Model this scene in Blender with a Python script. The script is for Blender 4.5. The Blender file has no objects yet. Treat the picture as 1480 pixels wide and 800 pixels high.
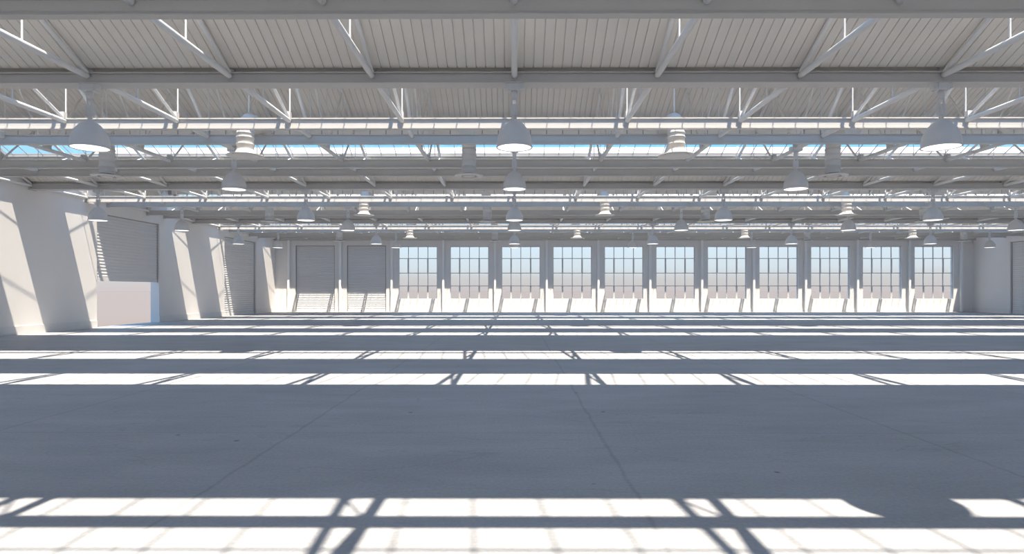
import bpy, math
from mathutils import Vector

C = bpy.context.scene.collection
PI = math.pi
EYE = 1.67                 # camera height
XL, XR = -18.6, 35.5       # inner faces of the side walls
YF, YB = 47.7, -12.0       # far wall, wall behind the camera
S = 12.0                   # roof bay
NP = 8.0 / 3.0             # truss spacing
SUN_DIR = Vector((-0.19, 0.33, -1.0))

# ------------------------------------------------------------------ helpers
class MB:
    """collects shapes, builds one mesh object"""
    def __init__(s):
        s.v = []; s.f = []; s.sm = []
    def add(s, vs, fs, smooth=False):
        o = len(s.v)
        s.v += [tuple(p) for p in vs]
        for f in fs:
            s.f.append(tuple(i + o for i in f)); s.sm.append(smooth)
        return s
    def box(s, x0, x1, y0, y1, z0, z1):
        vs = [(x, y, z) for z in (z0, z1) for y in (y0, y1) for x in (x0, x1)]
        return s.add(vs, [(0, 2, 3, 1), (4, 5, 7, 6), (0, 1, 5, 4), (2, 6, 7, 3), (0, 4, 6, 2), (1, 3, 7, 5)])
    def tube(s, a, b, r, n=10, cap=True):
        a = Vector(a); b = Vector(b); d = (b - a).normalized()
        u = d.cross(Vector((1, 0, 0)) if abs(d.x) < .9 else Vector((0, 0, 1))).normalized(); w = d.cross(u)
        vs = []
        for p in (a, b):
            for i in range(n):
                t = 2 * PI * i / n
                vs.append(p + u * (r * math.cos(t)) + w * (r * math.sin(t)))
        fs = [(i, (i + 1) % n, n + (i + 1) % n, n + i) for i in range(n)]
        s.add(vs, fs, True)
        if cap:
            s.add(vs[:n], [tuple(reversed(range(n)))]); s.add(vs[n:], [tuple(range(n))])
        return s
    def lathe(s, prof, n=32, c=(0, 0, 0), smooth=True, closed=False):
        vs = []
        for r, z in prof:
            for i in range(n):
                t = 2 * PI * i / n
                vs.append((c[0] + r * math.cos(t), c[1] + r * math.sin(t), c[2] + z))
        fs = []
        m = len(prof)
        for j in range(m if closed else m - 1):
            k = (j + 1) % m
            for i in range(n):
                fs.append((j * n + i, j * n + (i + 1) % n, k * n + (i + 1) % n, k * n + i))
        return s.add(vs, fs, smooth)
    def disc(s, r, z, n=32, c=(0, 0), up=False):
        vs = [(c[0] + r * math.cos(2 * PI * i / n), c[1] + r * math.sin(2 * PI * i / n), z) for i in range(n)]
        idx = tuple(range(n))
        return s.add(vs, [idx if up else tuple(reversed(idx))])
    def sweep(s, pts, rads, n=24):
        """tube of varying radius along a path in a YZ plane (x constant)"""
        vs = []
        P = [Vector(p) for p in pts]
        for k, p in enumerate(P):
            d = (P[min(k + 1, len(P) - 1)] - P[max(k - 1, 0)]).normalized()
            u = Vector((1, 0, 0)); w = d.cross(u).normalized()
            for i in range(n):
                t = 2 * PI * i / n
                vs.append(p + u * (rads[k] * math.cos(t)) + w * (rads[k] * math.sin(t)))
        fs = []
        for j in range(len(P) - 1):
            for i in range(n):
                fs.append((j * n + i, j * n + (i + 1) % n, (j + 1) * n + (i + 1) % n, (j + 1) * n + i))
        s.add(vs, fs, True)
        s.add(vs[:n], [tuple(range(n))]); s.add(vs[-n:], [tuple(reversed(range(n)))])
        return s
    def prism_x(s, poly, x0, x1):
        """closed polygon in (y,z) extruded along x"""
        n = len(poly)
        vs = [(x0, y, z) for y, z in poly] + [(x1, y, z) for y, z in poly]
        fs = [(i, (i + 1) % n, n + (i + 1) % n, n + i) for i in range(n)]
        fs += [tuple(reversed(range(n))), tuple(range(n, 2 * n))]
        return s.add(vs, fs)
    def mesh(s, name):
        me = bpy.data.meshes.new(name)
        me.from_pydata(s.v, [], s.f)
        me.polygons.foreach_set('use_smooth', s.sm)
        me.validate(); me.update()
        import bmesh
        bm = bmesh.new(); bm.from_mesh(me)
        bmesh.ops.recalc_face_normals(bm, faces=bm.faces)
        bm.to_mesh(me); bm.free()
        return me
    def build(s, name, mat, parent=None, loc=None):
        me = s.mesh(name); me.materials.append(mat)
        o = bpy.data.objects.new(name, me); C.objects.link(o)
        if parent: o.parent = parent
        if loc: o.location = loc
        return o

def empty(name, loc, rz=0):
    o = bpy.data.objects.new(name, None); C.objects.link(o)
    o.empty_display_size = .2
    o.location = loc; o.rotation_euler = (0, 0, rz)
    return o

def tag(o, label=None, cat=None, group=None, kind=None):
    if label: o['label'] = label
    if cat: o['category'] = cat
    if group: o['group'] = group
    if kind: o['kind'] = kind
    return o

def copy_tree(o, parent=None):
    c = o.copy(); C.objects.link(c)
    if parent: c.parent = parent
    for ch in list(o.children): copy_tree(ch, c)
    return c

# ---------------------------------------------------------------- materials
def new_mat(name):
    m = bpy.data.materials.new(name); m.use_nodes = True
    nt = m.node_tree
    return m, nt, nt.nodes['Principled BSDF']

def paint(name, col, rough=.6, var=.04, scale=3.0, spec=.3, bump=0.0):
    m, nt, b = new_mat(name)
    tc = nt.nodes.new('ShaderNodeTexCoord')
    nz = nt.nodes.new('ShaderNodeTexNoise'); nz.inputs['Scale'].default_value = scale; nz.inputs['Detail'].default_value = 4
    nt.links.new(tc.outputs['Object'], nz.inputs['Vector'])
    mr = nt.nodes.new('ShaderNodeMapRange')
    mr.inputs['To Min'].default_value = 1 - var; mr.inputs['To Max'].default_value = 1 + var
    nt.links.new(nz.outputs['Fac'], mr.inputs['Value'])
    mx = nt.nodes.new('ShaderNodeVectorMath'); mx.operation = 'SCALE'
    mx.inputs[0].default_value = col
    nt.links.new(mr.outputs['Result'], mx.inputs['Scale'])
    nt.links.new(mx.outputs['Vector'], b.inputs['Base Color'])
    b.inputs['Roughness'].default_value = rough
    b.inputs['Specular IOR Level'].default_value = spec
    if bump:
        bp = nt.nodes.new('ShaderNodeBump'); bp.inputs['Strength'].default_value = bump
        bp.inputs['Distance'].default_value = .01
        nz2 = nt.nodes.new('ShaderNodeTexNoise'); nz2.inputs['Scale'].default_value = 40
        nt.links.new(tc.outputs['Object'], nz2.inputs['Vector'])
        nt.links.new(nz2.outputs['Fac'], bp.inputs['Height'])
        nt.links.new(bp.outputs['Normal'], b.inputs['Normal'])
    return m

M_steel = paint('painted_steel', (.57, .55, .53), .5)
M_tube = paint('painted_tube', (.74, .73, .72), .45)
M_roof = paint('roof_panel', (.80, .755, .70), .6, .03, 1.5)
M_roofout = paint('roof_outside', (.46, .46, .46), .6, .02)
M_board = paint('white_board', (.85, .85, .85), .6, .02)
M_wall = paint('white_plaster', (.79, .765, .745), .8, .03, .8, .2, .1)
M_walldim = paint('dimming_plaster', (.33, .32, .31), .8, .03, .8, .2)  # invented grey for the unseen wall, cuts bounce light on the beam webs
M_shut = paint('shutter_paint', (.68, .67, .67), .5, .03, 1.0)
M_guide = paint('shutter_guide', (.36, .35, .34), .6)
M_frame = paint('window_frame_paint', (.62, .62, .62), .5)
M_sash = paint('sash_paint', (.42, .42, .44), .5)
M_lamp = paint('lamp_enamel', (.70, .69, .69), .45, .03, 6)
M_duct = paint('duct_sheet', (.70, .68, .66), .5, .03, 6)
M_dark = paint('duct_gap_shade', (.07, .065, .06), .8)  # near-black colour standing in for shade inside the duct outlets
M_plinth = paint('plinth_paint', (.74, .72, .70), .7)
M_base = paint('base_plate_paint', (.35, .35, .35), .7)

# floor: power-floated concrete slabs with joints, cracks, stains
def floor_mat():
    m, nt, b = new_mat('concrete_floor')
    N, L = nt.nodes, nt.links
    tc = N.new('ShaderNodeTexCoord')
    sep = N.new('ShaderNodeSeparateXYZ'); L.new(tc.outputs['Object'], sep.inputs[0])
    def noise(scale, sx=1, sy=1, det=5, rough=.6, off=0):
        mp = N.new('ShaderNodeMapping'); mp.inputs['Scale'].default_value = (sx, sy, 1); mp.inputs['Location'].default_value = (off, off, 0)
        L.new(tc.outputs['Object'], mp.inputs['Vector'])
        n = N.new('ShaderNodeTexNoise'); n.inputs['Scale'].default_value = scale; n.inputs['Detail'].default_value = det
        n.inputs['Roughness'].default_value = rough
        L.new(mp.outputs[0], n.inputs['Vector']); return n
    def math_(op, a, bb=None, c=None):
        n = N.new('ShaderNodeMath'); n.operation = op
        for i, x in enumerate((a, bb, c)):
            if x is None: continue
            if isinstance(x, (int, float)): n.inputs[i].default_value = x
            else: L.new(x, n.inputs[i])
        return n.outputs[0]
    def rng(v, a, bb, c, d):
        n = N.new('ShaderNodeMapRange'); L.new(v, n.inputs['Value'])
        for k, x in zip(('From Min', 'From Max', 'To Min', 'To Max'), (a, bb, c, d)): n.inputs[k].default_value = x
        return n.outputs[0]
    fine = rng(noise(28, det=8, rough=.7).outputs['Fac'], .3, .7, .86, 1.13)
    streak = rng(noise(.9, .5, 1.6, 6, .65).outputs['Fac'], .35, .65, .90, 1.07)
    big = rng(noise(.22, 1, 1, 3, .5, 7).outputs['Fac'], .35, .65, .95, 1.05)
    # stain edges
    st = noise(.55, .45, 1.5, 4, .55, 13).outputs['Fac']
    edge = math_('ABSOLUTE', math_('SUBTRACT', st, .56))
    edgef = rng(edge, 0, .006, .88, 1.0)
    # slab joints
    def joint(coord, off, pitch, w, dark):
        t = math_('PINGPONG', math_('SUBTRACT', coord, off), pitch / 2)
        return rng(t, 0, w, dark, 1.0)
    wob = rng(noise(1.3, det=3).outputs['Fac'], 0, 1, -.05, .05)
    jx = joint(math_('ADD', sep.outputs['X'], wob), .99, 3.57, .03, .80)
    jy = joint(sep.outputs['Y'], 7.2, 3.6, .016, .82)
    # specks
    vo = N.new('ShaderNodeTexVoronoi'); vo.inputs['Scale'].default_value = 1.1
    L.new(tc.outputs['Object'], vo.inputs['Vector'])
    spk = rng(vo.outputs['Distance'], .025, .042, .45, 1.0)
    prod = fine
    for x in (streak, big, edgef, jx, jy, spk): prod = math_('MULTIPLY', prod, x)
    mx = N.new('ShaderNodeVectorMath'); mx.operation = 'SCALE'; mx.inputs[0].default_value = (.375, .38, .395)
    L.new(prod, mx.inputs['Scale']); L.new(mx.outputs['Vector'], b.inputs['Base Color'])
    b.inputs['Roughness'].default_value = .62; b.inputs['Specular IOR Level'].default_value = .25
    bp = N.new('ShaderNodeBump'); bp.inputs['Strength'].default_value = .15; bp.inputs['Distance'].default_value = .004
    L.new(prod, bp.inputs['Height']); L.new(bp.outputs['Normal'], b.inputs['Normal'])
    return m
M_floor = floor_mat()

M_ground = paint('pale_ground', (.150, .132, .122), .95, .02, .05, .05)

def glass_mat():
    m = bpy.data.materials.new('clear_glass'); m.use_nodes = True
    nt = m.node_tree; N, L = nt.nodes, nt.links
    N.remove(N['Principled BSDF'])
    out = N['Material Output']
    tr = N.new('ShaderNodeBsdfTransparent'); tr.inputs['Color'].default_value = (.97, .985, .98, 1)
    gl = N.new('ShaderNodeBsdfGlossy'); gl.inputs['Roughness'].default_value = .02
    lw0 = N.new('ShaderNodeLayerWeight')
    pw = N.new('ShaderNodeMath'); pw.operation = 'POWER'; pw.inputs[1].default_value = 5
    L.new(lw0.outputs['Facing'], pw.inputs[0])
    lw = N.new('ShaderNodeMath'); lw.operation = 'MULTIPLY_ADD'; lw.inputs[1].default_value = .7; lw.inputs[2].default_value = .03
    L.new(pw.outputs[0], lw.inputs[0])
    mx = N.new('ShaderNodeMixShader')
    L.new(lw.outputs[0], mx.inputs[0]); L.new(tr.outputs[0], mx.inputs[1]); L.new(gl.outputs[0], mx.inputs[2])
    L.new(mx.outputs[0], out.inputs['Surface'])
    return m
M_glass = glass_mat()

def emit_mat():
    m, nt, b = new_mat('lamp_diffuser')
    b.inputs['Base Color'].default_value = (.9, .9, .9, 1)
    b.inputs['Emission Color'].default_value = (1, .98, .95, 1)
    b.inputs['Emission Strength'].default_value = 1.7
    return m
M_emit = emit_mat()

# --------------------------------------------------------------- roof profile
RC = 5.48                       # ridge of each roof bay; valleys at RC +- 6
def hu(d):                      # height of the roof underside above the eye
    t = abs((d - RC + 6) % 12 - 6)
    if t >= 1.8: return 4.10 + .485 * (6.12 - t)
    return 4.10 + .485 * (6.12 - (t * t / 3.6 + .9))
def zu(d): return hu(d) + EYE

FG0, FG1 = 0.76, 2.54           # front glazing band
BG0, BG1 = 8.42, 10.20          # back glazing band
GX0, GX1 = XL + .28, XR - .28   # glazing stops short of the side walls
RX0, RX1 = XL - .12, XR + .12

def ribbed(mb, prof, x0, x1, pitch=NP / 15, g=.010, dep=.024):
    """sheet with folded grooves; prof = list of (y,z)"""
    nrm = []
    for i in range(len(prof)):
        a = prof[max(i - 1, 0)]; b = prof[min(i + 1, len(prof) - 1)]
        dy, dz = b[0] - a[0], b[1] - a[1]; l = math.hypot(dy, dz)
        nrm.append((-dz / l, dy / l))
    xs = [(x0, 0)]
    k = math.ceil((x0 + .05) / pitch)
    while k * pitch < x1 - .05:
        x = k * pitch; xs += [(x - g, 0), (x - g * .6, dep), (x + g * .6, dep), (x + g, 0)]; k += 1
    xs.append((x1, 0))
    n = len(xs); vs = []
    for (y, z), (ny, nz) in zip(prof, nrm):
        for x, o in xs: vs.append((x, y + ny * o, z + nz * o))
    fs = [(j * n + i, j * n + i + 1, (j + 1) * n + i + 1, (j + 1) * n + i) for j in range(len(prof) - 1) for i in range(n - 1)]
    mb.add(vs, fs)

def slab(mb, prof, x0, x1, lo, hi):
    poly = [(y, z + lo) for y, z in prof] + [(y, z + hi) for y, z in reversed(prof)]
    # build as quads so that concave profiles are fine
    n = len(prof)
    for i in range(n - 1):
        a, b = prof[i], prof[i + 1]
        mb.prism_x([(a[0], a[1] + lo), (b[0], b[1] + lo), (b[0], b[1] + hi), (a[0], a[1] + hi)], x0, x1)

def P(d, k=0): return (d + S * k, zu(d))

def crown_profile():
    ds = [FG1] + [RC + .1 * i for i in range(-18, 19)] + [BG0]
    return [P(d) for d in ds]

# crown pieces, one per bay
mb = MB(); pr = crown_profile(); ribbed(mb, pr, RX0, RX1)
me_in = mb.mesh('ceiling'); me_in.materials.append(M_roof)
mb = MB(); slab(mb, pr, RX0, RX1, .028, .12)
me_out = mb.mesh('roof_deck'); me_out.materials.append(M_roofout)
bayname = {-1: 'behind the camera', 0: 'nearest', 1: 'second', 2: 'third', 3: 'farthest'}
for k in range(-1, 4):
    o = bpy.data.objects.new('ceiling', me_in); C.objects.link(o); o.location = (0, S * k, 0)
    tag(o, kind='structure')
    q = bpy.data.objects.new('roof_deck', me_out); C.objects.link(q); q.parent = o

# valley pieces
def valley(kk, lo, hi):
    pts = []
    if lo: pts += [(BG1 - S, zu(BG1)), (RC - 6, zu(RC - 6))]
    else: pts += [(-.35, zu(-.35))]
    if hi: pts += [(FG0, zu(FG0))]
    else: pts += [(.05, zu(.05))]
    m1 = MB(); ribbed(m1, pts, RX0, RX1)
    o = m1.build('ceiling', M_roof, None, (0, S * kk, 0)); tag(o, kind='structure')
    m2 = MB(); slab(m2, pts, RX0, RX1, .028, .12)
    m2.build('roof_deck', M_roofout, o)
    if lo and hi:
        m3 = MB(); m3.box(XL, XR, RC - 6 + .14, RC - 6 + .36, EYE + 4.11, EYE + 4.24)
        m3.build('valley_gutter', M_roof, o)
valley(-1, False, True)
for kk in range(0, 4): valley(kk, True, True)
valley(4, True, False)

# skylights : frame, glazing bars, glass, head panel
def skylight(k, d0, d1, back, idx):
    root = empty('window_%d' % idx, (0, S * k, 0)); tag(root, kind='structure')
    z0, z1 = zu(d0), zu(d1)
    dz = (z1 - z0) / (d1 - d0)
    def zz(d, off): return z0 + dz * (d - d0) + off
    # closing strips at both ends
    m = MB()
    for a, b in ((RX0, GX0), (GX1, RX1)):
        m.prism_x([(d0, zz(d0, .0)), (d1, zz(d1, .0)), (d1, zz(d1, .12)), (d0, zz(d0, .12))], a, b)
    m.build('end_panel', M_roofout, root)
    # frame rails
    m = MB()
    w = .03
    m.prism_x([(d0, zz(d0, .0)), (d0 + w, zz(d0 + w, .0)), (d0 + w, zz(d0 + w, .12)), (d0, zz(d0, .12))], GX0, GX1)
    m.prism_x([(d1 - w, zz(d1 - w, .0)), (d1, zz(d1, .0)), (d1, zz(d1, .12)), (d1 - w, zz(d1 - w, .12))], GX0, GX1)
    m.build('frame', M_roofout, root)
    m = MB()
    dm = (d0 + d1) / 2 if not back else d1 - .07
    m.prism_x([(dm - .008, zz(dm - .008, .08)), (dm + .008, zz(dm + .008, .08)), (dm + .008, zz(dm + .008, .12)), (dm - .008, zz(dm - .008, .12))], GX0, GX1)
    m.build('transom', M_sash, root)
    p = NP / 5
    n0 = math.ceil((GX0 + .05) / p); n1 = math.floor((GX1 - .05) / p)
    m = MB()
    for n in range(n0, n1 + 1):
        x = n * p; b = .009
        m.prism_x([(d0 + .02, zz(d0 + .02, .085)), (d1 - .02, zz(d1 - .02, .085)), (d1 - .02, zz(d1 - .02, .115)), (d0 + .02, zz(d0 + .02, .115))], x - b, x + b)
    m.build('glazing_bars', M_sash, root)
    m = MB()
    m.add([(GX0, d0, zz(d0, .1)), (GX1, d0, zz(d0, .1)), (GX1, d1, zz(d1, .1)), (GX0, d1, zz(d1, .1))], [(0, 1, 2, 3)])
    m.build('glass', M_glass, root)
    if back:
        # hanging head panel made of short boards
        m = MB()
        for n in range(n0, n1):
            m.box(n * p + .018, (n + 1) * p - .018, d0 - .03, d0, EYE + 5.06, zu(d0))
        m.build('head_panel', M_board, root)
        m = MB(); m.box(GX0, GX1, d0, d0 + .012, EYE + 5.06, zu(d0))
        m.build('backing_board', M_sash, root)
    return root
ix = 12
for k in range(-1, 4):
    skylight(k, FG0, FG1, False, ix); ix += 1
    skylight(k, BG0, BG1, True, ix); ix += 1

# ------------------------------------------------------------------- walls
ZW = zu(RC - 6)
DOORS_L = [(27.3, 32.1), (39.35, 44.15)]
DOORS_R = [(39.35, 44.15)]
ZD = 3.46 + EYE
def side_wall(name, xa, xb, doors):
    m = MB()
    y = YB - .35
    for a, b in doors + [(YF + .35, None)]:
        m.box(xa, xb, y, a, 0, ZW)
        if b: m.box(xa, xb, a, b, ZD, ZW); y = b
    for k in range(-1, 5):
        ds = [RC - 6, FG0, FG1] + [RC + .2 * i for i in range(-9, 10)] + [BG0, BG1, RC + 6]
        if k == -1: ds[0] = -.35
        if k == 4: ds = [RC - 6, .05]
        for a, b in zip(ds[:-1], ds[1:]):
            m.prism_x([(S * k + a, ZW), (S * k + b, ZW), (S * k + b, zu(b) + .03), (S * k + a, zu(a) + .03)], max(xa, XL - .12), min(xb, XR + .12))
    return tag(m.build(name, M_wall), kind='structure')
side_wall('wall_left', XL - .45, XL, DOORS_L)
side_wall('wall_right', XR, XR + .45, DOORS_R)

m = MB(); m.box(XL, XR, YB - .35, YB, 0, zu(-.2)); tag(m.build('wall_front', M_walldim), kind='structure')  # unseen wall behind the camera, darkened to keep beam webs dim

# far wall with openings
ZW2 = zu(YF - 48) + .02
WC = [-7.5 + 4 * i for i in range(11)]
WW = 1.5; WZ0, WZ1 = .98, 5.09
DC = [-15.5, -11.5]; DW = 1.53; DZ = 5.15
m = MB()
cuts = [(c - DW, c + DW, 0, DZ) for c in DC] + [(c - WW, c + WW, WZ0, WZ1) for c in WC]
x = XL
for a, b, z0, z1 in cuts:
    m.box(x, a, YF, YF + .35, 0, ZW2)
    if z0 > 0: m.box(a, b, YF, YF + .35, 0, z0)
    m.box(a, b, YF, YF + .35, z1, ZW2)
    x = b
m.box(x, XR, YF, YF + .35, 0, ZW2)
tag(m.build('wall_back', M_wall), kind='structure')

# baseboards (low plinths)
def plinth(name, segs, side):
    m = MB()
    for a, b in segs:
        if side == 'L': m.box(XL, XL + .025, a, b, 0, .33)
        elif side == 'R': m.box(XR - .025, XR, a, b, 0, .33)
        else: m.box(a, b, YF - .025, YF, 0, .27)
    tag(m.build(name, M_plinth), kind='structure')
plinth('baseboard_left', [(YB, 27.3), (32.1, 39.35), (44.15, YF)], 'L')
plinth('baseboard_right', [(YB, 39.35), (44.15, YF)], 'R')
segs = []; x = XL + .03
for c, w in [(c, DW) for c in DC]:
    segs.append((x, c - w)); x = c + w
segs.append((x, XR - .03))
plinth('baseboard_back', segs, 'B')

# floor and outside ground
m = MB(); m.box(XL - .45, XR + .45, YB - .35, YF + .35, -.15, 0)
tag(m.build('floor', M_floor), kind='structure')
m = MB(); m.add([(-900, -900, -.16), (900, -900, -.16), (900, 1500, -.16), (-900, 1500, -.16)], [(0, 1, 2, 3)])
tag(m.build('ground', M_ground), kind='structure')

# ------------------------------------------------------------ far windows
def far_window(i, c):
    root = empty('window_%d' % (i + 1), (c, YF + .11, WZ0)); tag(root, kind='structure')
    H = WZ1 - WZ0
    rows = [0, (432 - 413) / 76 * H, (432 - 394.5) / 76 * H, (432 - 373.5) / 76 * H, H]
    cols = [-WW, -.76, 0, .76, WW]
    f = MB(); t = .045
    f.box(-WW, WW, 0, .08, H - .06, H); f.box(-WW, WW, 0, .08, 0, .04)
    f.box(-WW, -WW + t, 0, .08, .04, H - .06); f.box(WW - t, WW, 0, .08, .04, H - .06)
    f.build('frame', M_frame, root)
    g = MB(); b = .027
    for r in rows[1:-1]: g.box(-WW + t, WW - t, .01, .07, r - b, r + b)
    for cc in cols[1:-1]:
        for r0, r1 in zip(rows[:-1], rows[1:]):
            g.box(cc - b, cc + b, .012, .068, max(r0 + b, .04), min(r1 - b, H - .06))
    g.build('glazing_bars', M_frame, root)
    for r0, r1 in ((rows[0] + .04, rows[1] - b), (rows[2] + b, rows[3] - b)):
        s = MB(); w = .058
        for a, bb in ((-.76, -.76), (.76, .76)):
            s.box(a - w, a + w, -.015, .012, r0, r1)
        s.build('sash', M_frame, root)
    gl = MB(); gl.add([(-WW, .04, 0), (WW, .04, 0), (WW, .04, H), (-WW, .04, H)], [(0, 1, 2, 3)])
    gl.build('glass', M_glass, root)
    sl = MB(); sl.box(-WW, WW, -.11, 0, 0, .02); sl.build('sill', M_wall, root)
for i, c in enumerate(WC): far_window(i, c)

# ---------------------------------------------------------- roller shutters
def curtain(mb, w, z0, z1, pitch=.145, amp=.02):
    """slatted curtain in the local xz plane, bulging to -y"""
    prof = []
    z = z1
    while z > z0 + .01:
        zb = max(z - pitch, z0)
        for t in (0, .12, .35, .6, .85, .97):
            bul = {0: 0, .12: .55, .35: 1, .6: 1, .85: .55, .97: 0}[t]
            prof.append((-amp * bul, z - (z - zb) * t))
        z = zb
    prof.append((0, z0))
    vs = [(x, y, zz) for x in (-w, w) for y, zz in prof]
    n = len(prof)
    mb.add(vs, [(i, i + 1, n + i + 1, n + i) for i in range(n - 1)])
    mb.box(-w, w, .005, .02, z0, z1)

def shutter(idx, loc, rz, w, zb, zt):
    root = empty('door_%d' % idx, loc, rz); tag(root, kind='structure')
    m = MB(); curtain(m, w - .07, zb + .15, zt)
    m.build('shutter_curtain', M_shut, root)
    m = MB(); m.box(-w + .05, w - .05, -.03, .03, zb, zb + .16); m.build('bottom_rail', M_shut, root)
    for s in (-1, 1):
        m = MB(); m.box(min(s * w, s * (w - .07)), max(s * w, s * (w - .07)), -.035, .05, zb, zt); m.build('guide_rail', M_guide, root)
    m = MB(); m.box(-w, w, -.03, .05, zt - .05, zt); m.build('head_rail', M_guide, root)
    return root
shutter(1, (XL - .10, 29.7, 0), PI / 2, 2.4, .42 + EYE, ZD)
shutter(2, (XL - .14, 41.75, 0), PI / 2, 2.4, 0, ZD)
shutter(3, (DC[0], YF + .14, 0), 0, DW, 0, DZ)
shutter(4, (DC[1], YF + .14, 0), 0, DW, 0, DZ)
shutter(5, (XR + .14, 41.75, 0), -PI / 2, 2.4, 0, ZD)

# ------------------------------------------------------------ roof beams
def beam(name, x0, x1, y, w, h0, h1, fl, rec, label):
    root = empty(name, ((x0 + x1) / 2, y, EYE + h0))
    L = (x1 - x0) / 2
    z = h1 - h0
    m = MB(); m.box(-L, L, rec + .015, w - rec - .015, fl, z - fl); m.build('web', M_steel, root)
    m = MB(); m.box(-L, L, 0, w, z - fl, z); m.build('flange', M_steel, root)
    m = MB(); m.box(-L, L, 0, w, 0, fl); m.build('flange', M_steel, root)
    for s in (-1, 1):
        m = MB(); m.box(min(s * L, s * (L + .03)), max(s * L, s * (L + .03)), -.02, w + .02, -.03, z + .02); m.build('end_plate', M_steel, root)
    tag(root, label, 'beam', 'steel beams spanning the hall from wall to wall')
    return root
BX0, BX1 = XL + .035, XR - .035
ordn = {0: 'nearest', 1: 'second', 2: 'third', 3: 'farthest'}
for k in range(4):
    o = ordn[k]
    beam('roof_beam', BX0, BX1, S * k + 2.5, .155, 3.82, 4.075, .03, .015,
         'sunlit steel beam with a bright lower web, first beam of the %s roof bay' % o)
    beam('roof_beam', BX0, BX1, S * k + 3.95, .155, 3.81, 4.05, .02, .02,
         'bluish shaded steel beam just behind the sunlit beam of the %s roof bay' % o)
    beam('roof_beam', BX0, BX1, S * k + 6.98, .155, 3.80, 4.04, .02, .03,
         'dark grey steel beam just behind the ridge of the %s roof bay' % o)
    beam('roof_beam', BX0, BX1, S * k + 8.5, .155, 3.82, 4.06, .02, .03,
         'slim grey steel beam below the rear skylight of the %s roof bay' % o)
    beam('roof_beam', BX0, BX1, S * k + (11.45 if k < 3 else 11.38), .32 if k < 3 else .31, 3.87, 4.075, .022, .045,
         'wide grey steel valley beam closing the %s roof bay' % o)

# ------------------------------------------------------------ roof trusses
BC = 4.01   # bottom chord height over the eye
def tc(d):  # top chord centre line
    return 4.07 + .46 * (6 - abs(d - 5.45))
TZ = EYE + BC
def make_truss():
    root = empty('roof_truss', (0, 0, TZ))
    f = lambda d, h: (0, d, h - BC)
    m = MB(); gaps = [-.20, 2.53, 2.625, 3.97, 4.085, 7.0, 7.115, 8.52, 8.635, 11.48]
    for a, b in zip(gaps[0::2], gaps[1::2]): m.tube(f(a, BC), f(b, BC), .055, 12)
    m.build('bottom_chord', M_tube, root)
    m = MB(); m.tube(f(-.42, tc(-.42)), f(5.45, tc(5.45)), .045, 12); m.tube(f(5.45, tc(5.45)), f(11.45, tc(11.45)), .045, 12)
    m.build('top_chord', M_tube, root)
    for d in (1.0, 2.57, 4.03, 5.45, 7.06, 8.58, 9.95):
        m = MB(); m.tube(f(d, BC + .04), f(d, tc(d) - .04), .017 if d in (1.0, 2.57, 9.95) else .010, 8)
        m.build('tie_rod', M_tube, root)
    for (a, b, r) in ((1.0, 2.5, .035), (2.5, 4.0, .04), (4.0, 5.4, .028), (7.0, 5.55, .03), (8.5, 7.1, .028), (9.95, 8.65, .028)):
        m = MB(); m.tube(f(a, tc(a) - .03), f(b, BC + .05), r, 10)
        m.build('diagonal_brace', M_tube, root)
    for d, w, h in ((2.5, .07, .2), (5.5, .14, .24), (7.0, .1, .17)):
        m = MB(); m.box(-.05, .05, d - w, d + w * .6, .03, h)
        m.build('gusset_plate', M_steel, root)
    return root

ranges = {0: range(-5, 6), 1: range(-6, 9), 2: range(-6, 13), 3: range(-6, 14)}
nth = ['', 'first', 'second', 'third', 'fourth', 'fifth', 'sixth', 'seventh', 'eighth', 'ninth', 'tenth', 'eleventh', 'twelfth', 'thirteenth']
proto = make_truss(); used = False
for k in range(4):
    for n in ([-6.94] if k > 0 else []) + list(ranges[k]):
        t = copy_tree(proto) if used else proto
        used = True
        t.location = (n * NP, S * k, TZ)
        if n == 0: w = 'over the middle lamp column'
        elif n < -6.5: w = 'tight against the left wall'
        else: w = '%s %s of the middle lamp column' % (nth[abs(n)], 'left' if n < 0 else 'right')
        tag(t, 'tubular truss, %s roof bay, %s' % (ordn[k], w), 'roof truss', 'tubular roof trusses')

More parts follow.
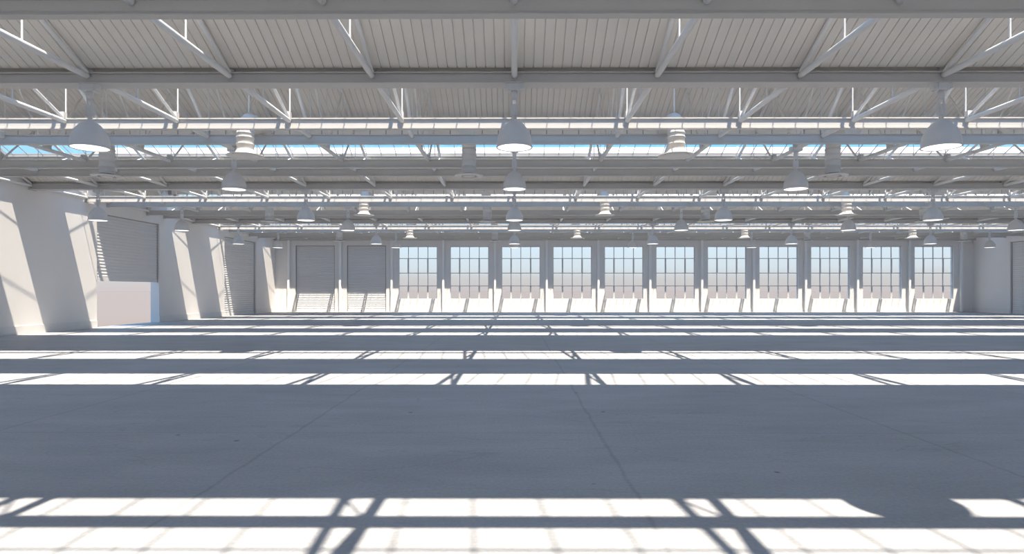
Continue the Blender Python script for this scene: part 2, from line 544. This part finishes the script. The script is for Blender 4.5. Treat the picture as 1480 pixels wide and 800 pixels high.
# ------------------------------------------------------------ pendant lamps
def make_lamp():
    root = empty('pendant_lamp', (0, 0, 0))
    prof = [(.315, .0), (.340, .0), (.340, .022), (.329, .035), (.328, .09), (.322, .15), (.309, .21), (.287, .27), (.256, .33), (.214, .385),
            (.176, .435), (.127, .475), (.080, .505), (.052, .53), (.045, .53), (.07, .495), (.118, .465), (.167, .425), (.207, .375), (.247, .32), (.278, .26), (.30, .20), (.312, .15), (.317, .09), (.317, .035)]
    m = MB(); m.lathe(prof, 48, closed=True); m.build('lamp_shade', M_lamp, root)
    m = MB(); m.lathe([(0.001, .006), (.16, .004), (.315, .010), (.315, .022), (.001, .022)], 48); m.build('diffuser', M_emit, root)
    m = MB(); m.tube((0, 0, .52), (0, 0, .60), .042, 16); m.build('neck', M_lamp, root)
    m = MB(); n = 32; vs = []
    for z in (.595, .80):
        for i in range(n):
            r = .074 if i % 2 else .064
            vs.append((r * math.cos(2 * PI * i / n), r * math.sin(2 * PI * i / n), z))
    m.add(vs, [(i, (i + 1) % n, n + (i + 1) % n, n + i) for i in range(n)] + [tuple(range(n)), tuple(range(n, 2 * n))])
    m.build('ballast_housing', M_lamp, root)
    m = MB()
    for s in (-1, 1): m.box(s * .045 - .01, s * .045 + .01, -.02, .02, .79, .92)
    m.box(-.055, .055, -.02, .02, .895, .915)
    m.build('yoke', M_tube, root)
    m = MB(); m.lathe([(.001, .90), (.04, .90), (.055, .94), (.062, 1.07), (.001, 1.07)], 16); m.build('socket', M_lamp, root)
    m = MB()
    m.box(-.11, .11, -.09, .09, 1.06, 1.11)
    for s in (-1, 1): m.box(s * .135 - .04, s * .135 + .04, -.06, .06, 1.09, 1.195)
    m.box(-.10, .10, -.08, .08, 1.11, 1.195)
    m.build('ceiling_bracket', M_lamp, root)
    return root
lamp_rows = [(11.55, 2.675, range(-1, 2)), (17.5, 2.87, range(-1, 2)), (23.55, 2.675, range(-2, 3)), (29.5, 2.87, range(-2, 4)),
             (35.55, 2.675, range(-2, 4)), (41.5, 2.87, range(-2, 5))]
rown = ['nearest', 'second', 'third', 'fourth', 'fifth', 'farthest']
lp = make_lamp(); used = False
for r, (y, h, ns) in enumerate(lamp_rows):
    for n in ns:
        t = copy_tree(lp) if used else lp
        used = True
        t.location = (8 * n, y, EYE + h)
        c = 'in the middle' if n == 0 else ('%s to the %s of middle' % (nth[abs(n)], 'left' if n < 0 else 'right'))
        tag(t, 'grey bell pendant lamp, %s row, %s' % (rown[r], c), 'lamp', 'pendant lamps hanging from the roof')

# ------------------------------------------------------------ air ducts
def make_duct(away):
    """local origin at the centre of the bottom rim; away=True bends away from the camera"""
    root = empty('air_duct', (0, 0, 0))
    s = 1 if away else -1
    R = .38 if away else .30; zv = .56 if away else .80
    r0 = .205
    pts, rad = [], []
    def put(z, r): pts.append((0, 0, z)); rad.append(r)
    z = .14
    while z < zv - .02:
        put(z, r0); z2 = min(z + .155, zv)
        put(z2 - .02, r0); put(z2 - .018, r0 + .014); put(z2, r0 + .014); put(z2 + .002, r0)
        z = z2 + .01
    for i in range(1, 9):
        a = PI / 2 * i / 8
        y = s * R * (1 - math.cos(a)); zz = zv + R * math.sin(a)
        pts.append((0, y, zz)); rad.append(r0)
        if i % 3 == 0:
            rad[-1] = r0 + .012
    L = .75
    pts.append((0, s * (R + L), zv + R)); rad.append(r0)
    m = MB(); m.sweep(pts, rad); m.build('duct_body', M_duct, root)
    m = MB(); m.sweep([(0, s * (R + L - .04), zv + R), (0, s * (R + L + .03), zv + R)], [r0 + .03, r0 + .03]); m.build('end_collar', M_duct, root)
    if away:
        prof = [(.205, .15), (.215, .13), (.24, .085), (.29, .045), (.36, .02), (.43, .012), (.445, .0), (.43, .0), (.36, .008), (.28, .03), (.225, .07), (.19, .13), (.19, .15)]
    else:
        prof = [(.205, .15), (.208, .12), (.225, .09), (.235, .085), (.235, .075), (.19, .08), (.19, .15)]
    m = MB(); m.lathe(prof, 40, closed=True); m.build('diffuser_skirt', M_duct, root)
    if away:
        m = MB(); m.lathe([(.001, -.012), (.15, -.008), (.30, .006), (.315, .016), (.29, .03), (.001, .03)], 36)
        m.build('centre_plate', M_duct, root)
        m = MB(); m.lathe([(.16, .05), (.30, .034), (.36, .022), (.36, .018), (.16, .04)], 36, closed=True)  # dark ring, shade around the centre plate put in as colour
        m.build('throat_shade', M_dark, root)
    else:
        m = MB(); m.lathe([(.24, .0), (.40, .0), (.42, .012), (.42, .03), (.405, .03), (.395, .018), (.24, .02)], 40, closed=True)
        m.lathe([(.001, -.006), (.15, -.004), (.20, .008), (.001, .01)], 32)
        m.build('outlet_disc', M_duct, root)
        m = MB(); m.tube((0, 0, .012), (0, 0, .085), .21, 28); m.build('throat_shade', M_dark, root)  # black plug painted as the shaded gap above the disc
    m = MB(); zt = 2.35 if away else 3.3
    m.tube((0, s * .2, zv + R + r0 - .01), (0, s * .2, zt), .02, 8); m.build('hanger_rod', M_tube, root)
    return root
d1 = make_duct(True); d2 = make_duct(False); u1 = u2 = False
bx = lambda i: 4 + 10.667 * i
rowA = {0: [4], 1: [-6.667, 4], 2: [-6.667, 4, 14.667], 3: [-6.667, 4, 14.667, 25.333]}
rowB = {1: [-12, -1.333, 9.333], 2: [-12, -1.333, 9.333, 20], 3: [-12, -1.333, 9.333, 20, 30.667]}
for k, xs in rowA.items():
    for i, x in enumerate(xs):
        t = copy_tree(d1) if u1 else d1; u1 = True
        t.location = (x, S * k + 3.2, EYE + 3.32)
        if k == 0: lab = 'air duct overhead in the nearest bay, casting the round shadow at lower right'
        else: lab = 'sunlit white flared air duct, %s roof bay, %s from the left' % (ordn[k], nth[i + 1])
        tag(t, lab, 'air duct', 'sunlit flared air ducts')
for k, xs in rowB.items():
    for i, x in enumerate(xs):
        t = copy_tree(d2) if u2 else d2; u2 = True
        t.location = (x, S * k + 6.05, EYE + 3.34)
        tag(t, 'shaded grey air duct, disc outlet, %s roof bay, %s from the left' % (ordn[k], nth[i + 1]), 'air duct', 'shaded air ducts')

# ------------------------------------------------------------ wall columns
def make_column():
    root = empty('steel_column', (0, 0, 0))
    m = MB(); h = EYE + 3.87
    m.box(-.08, .08, -.2, -.185, .02, h); m.box(-.08, .08, -.015, 0, .02, h); m.box(-.008, .008, -.185, -.015, .02, h)
    m.build('shaft', M_board, root)
    m = MB(); m.box(-.11, .11, -.23, -.0, 0, .02); m.build('base_plate', M_base, root)
    return root
cp = make_column(); used = False
for i in range(14):
    t = copy_tree(cp) if used else cp; used = True
    t.location = (-17.5 + 4 * i, YF - .026, 0)
    tag(t, 'pale steel column standing against the far wall, %s counting from the left corner' %
        (nth[i + 1] if i < 13 else 'last'), 'column', 'steel columns along the far wall')

# ------------------------------------------------------------------ light
sun = bpy.data.lights.new('sun', 'SUN'); sun.energy = 11.5; sun.angle = math.radians(.6); sun.color = (1, .885, .745)
so = bpy.data.objects.new('sun', sun); C.objects.link(so)
so.rotation_euler = SUN_DIR.to_track_quat('-Z', 'Y').to_euler(); so.location = (5, -10, 40)

w = bpy.data.worlds.new('sky'); bpy.context.scene.world = w; w.use_nodes = True
nt = w.node_tree; N, L = nt.nodes, nt.links
bg = N['Background']
tcn = N.new('ShaderNodeTexCoord'); sp = N.new('ShaderNodeSeparateXYZ'); L.new(tcn.outputs['Generated'], sp.inputs[0])
cr = N.new('ShaderNodeValToRGB'); L.new(sp.outputs['Z'], cr.inputs['Fac'])
st = [(0, (.60, .55, .56)), (.006, (.60, .56, .565)), (.018, (.61, .60, .605)), (.035, (.66, .74, .80)), (.075, (.68, .83, .95)), (.14, (.50, .80, 1.0)), (.22, (.28, .74, 1.2)), (.40, (.46, .86, 1.5)), (1, (.54, .96, 1.65))]
e = cr.color_ramp.elements
e[0].position = st[0][0]; e[0].color = (*st[0][1], 1)
e[1].position = 1; e[1].color = (*st[-1][1], 1)
for p_, c_ in st[1:-1]:
    x = e.new(p_); x.color = (*c_, 1)
L.new(cr.outputs['Color'], bg.inputs['Color']); bg.inputs['Strength'].default_value = 1.0

# ------------------------------------------------------------------ camera
cam = bpy.data.cameras.new('camera'); cam.sensor_width = 36; cam.sensor_fit = 'HORIZONTAL'
cam.lens = 888 / 1480 * 36; cam.shift_y = 19.2 / 1480; cam.clip_end = 3000
co = bpy.data.objects.new('camera', cam); C.objects.link(co)
co.location = (0, 0, EYE); co.rotation_euler = (PI / 2, 0, math.atan(3.5 / 888))
sc = bpy.context.scene; sc.camera = co
sc.view_settings.view_transform = 'Standard'; sc.view_settings.look = 'None'
sc.view_settings.exposure = .12; sc.view_settings.gamma = 1; sc.view_settings.use_curve_mapping = False
sc.cycles.max_bounces = 12; sc.cycles.diffuse_bounces = 6; sc.cycles.transparent_max_bounces = 16
sc.cycles.caustics_reflective = False; sc.cycles.caustics_refractive = False
sc.cycles.use_denoising = True; sc.cycles.denoising_prefilter = 'ACCURATE'
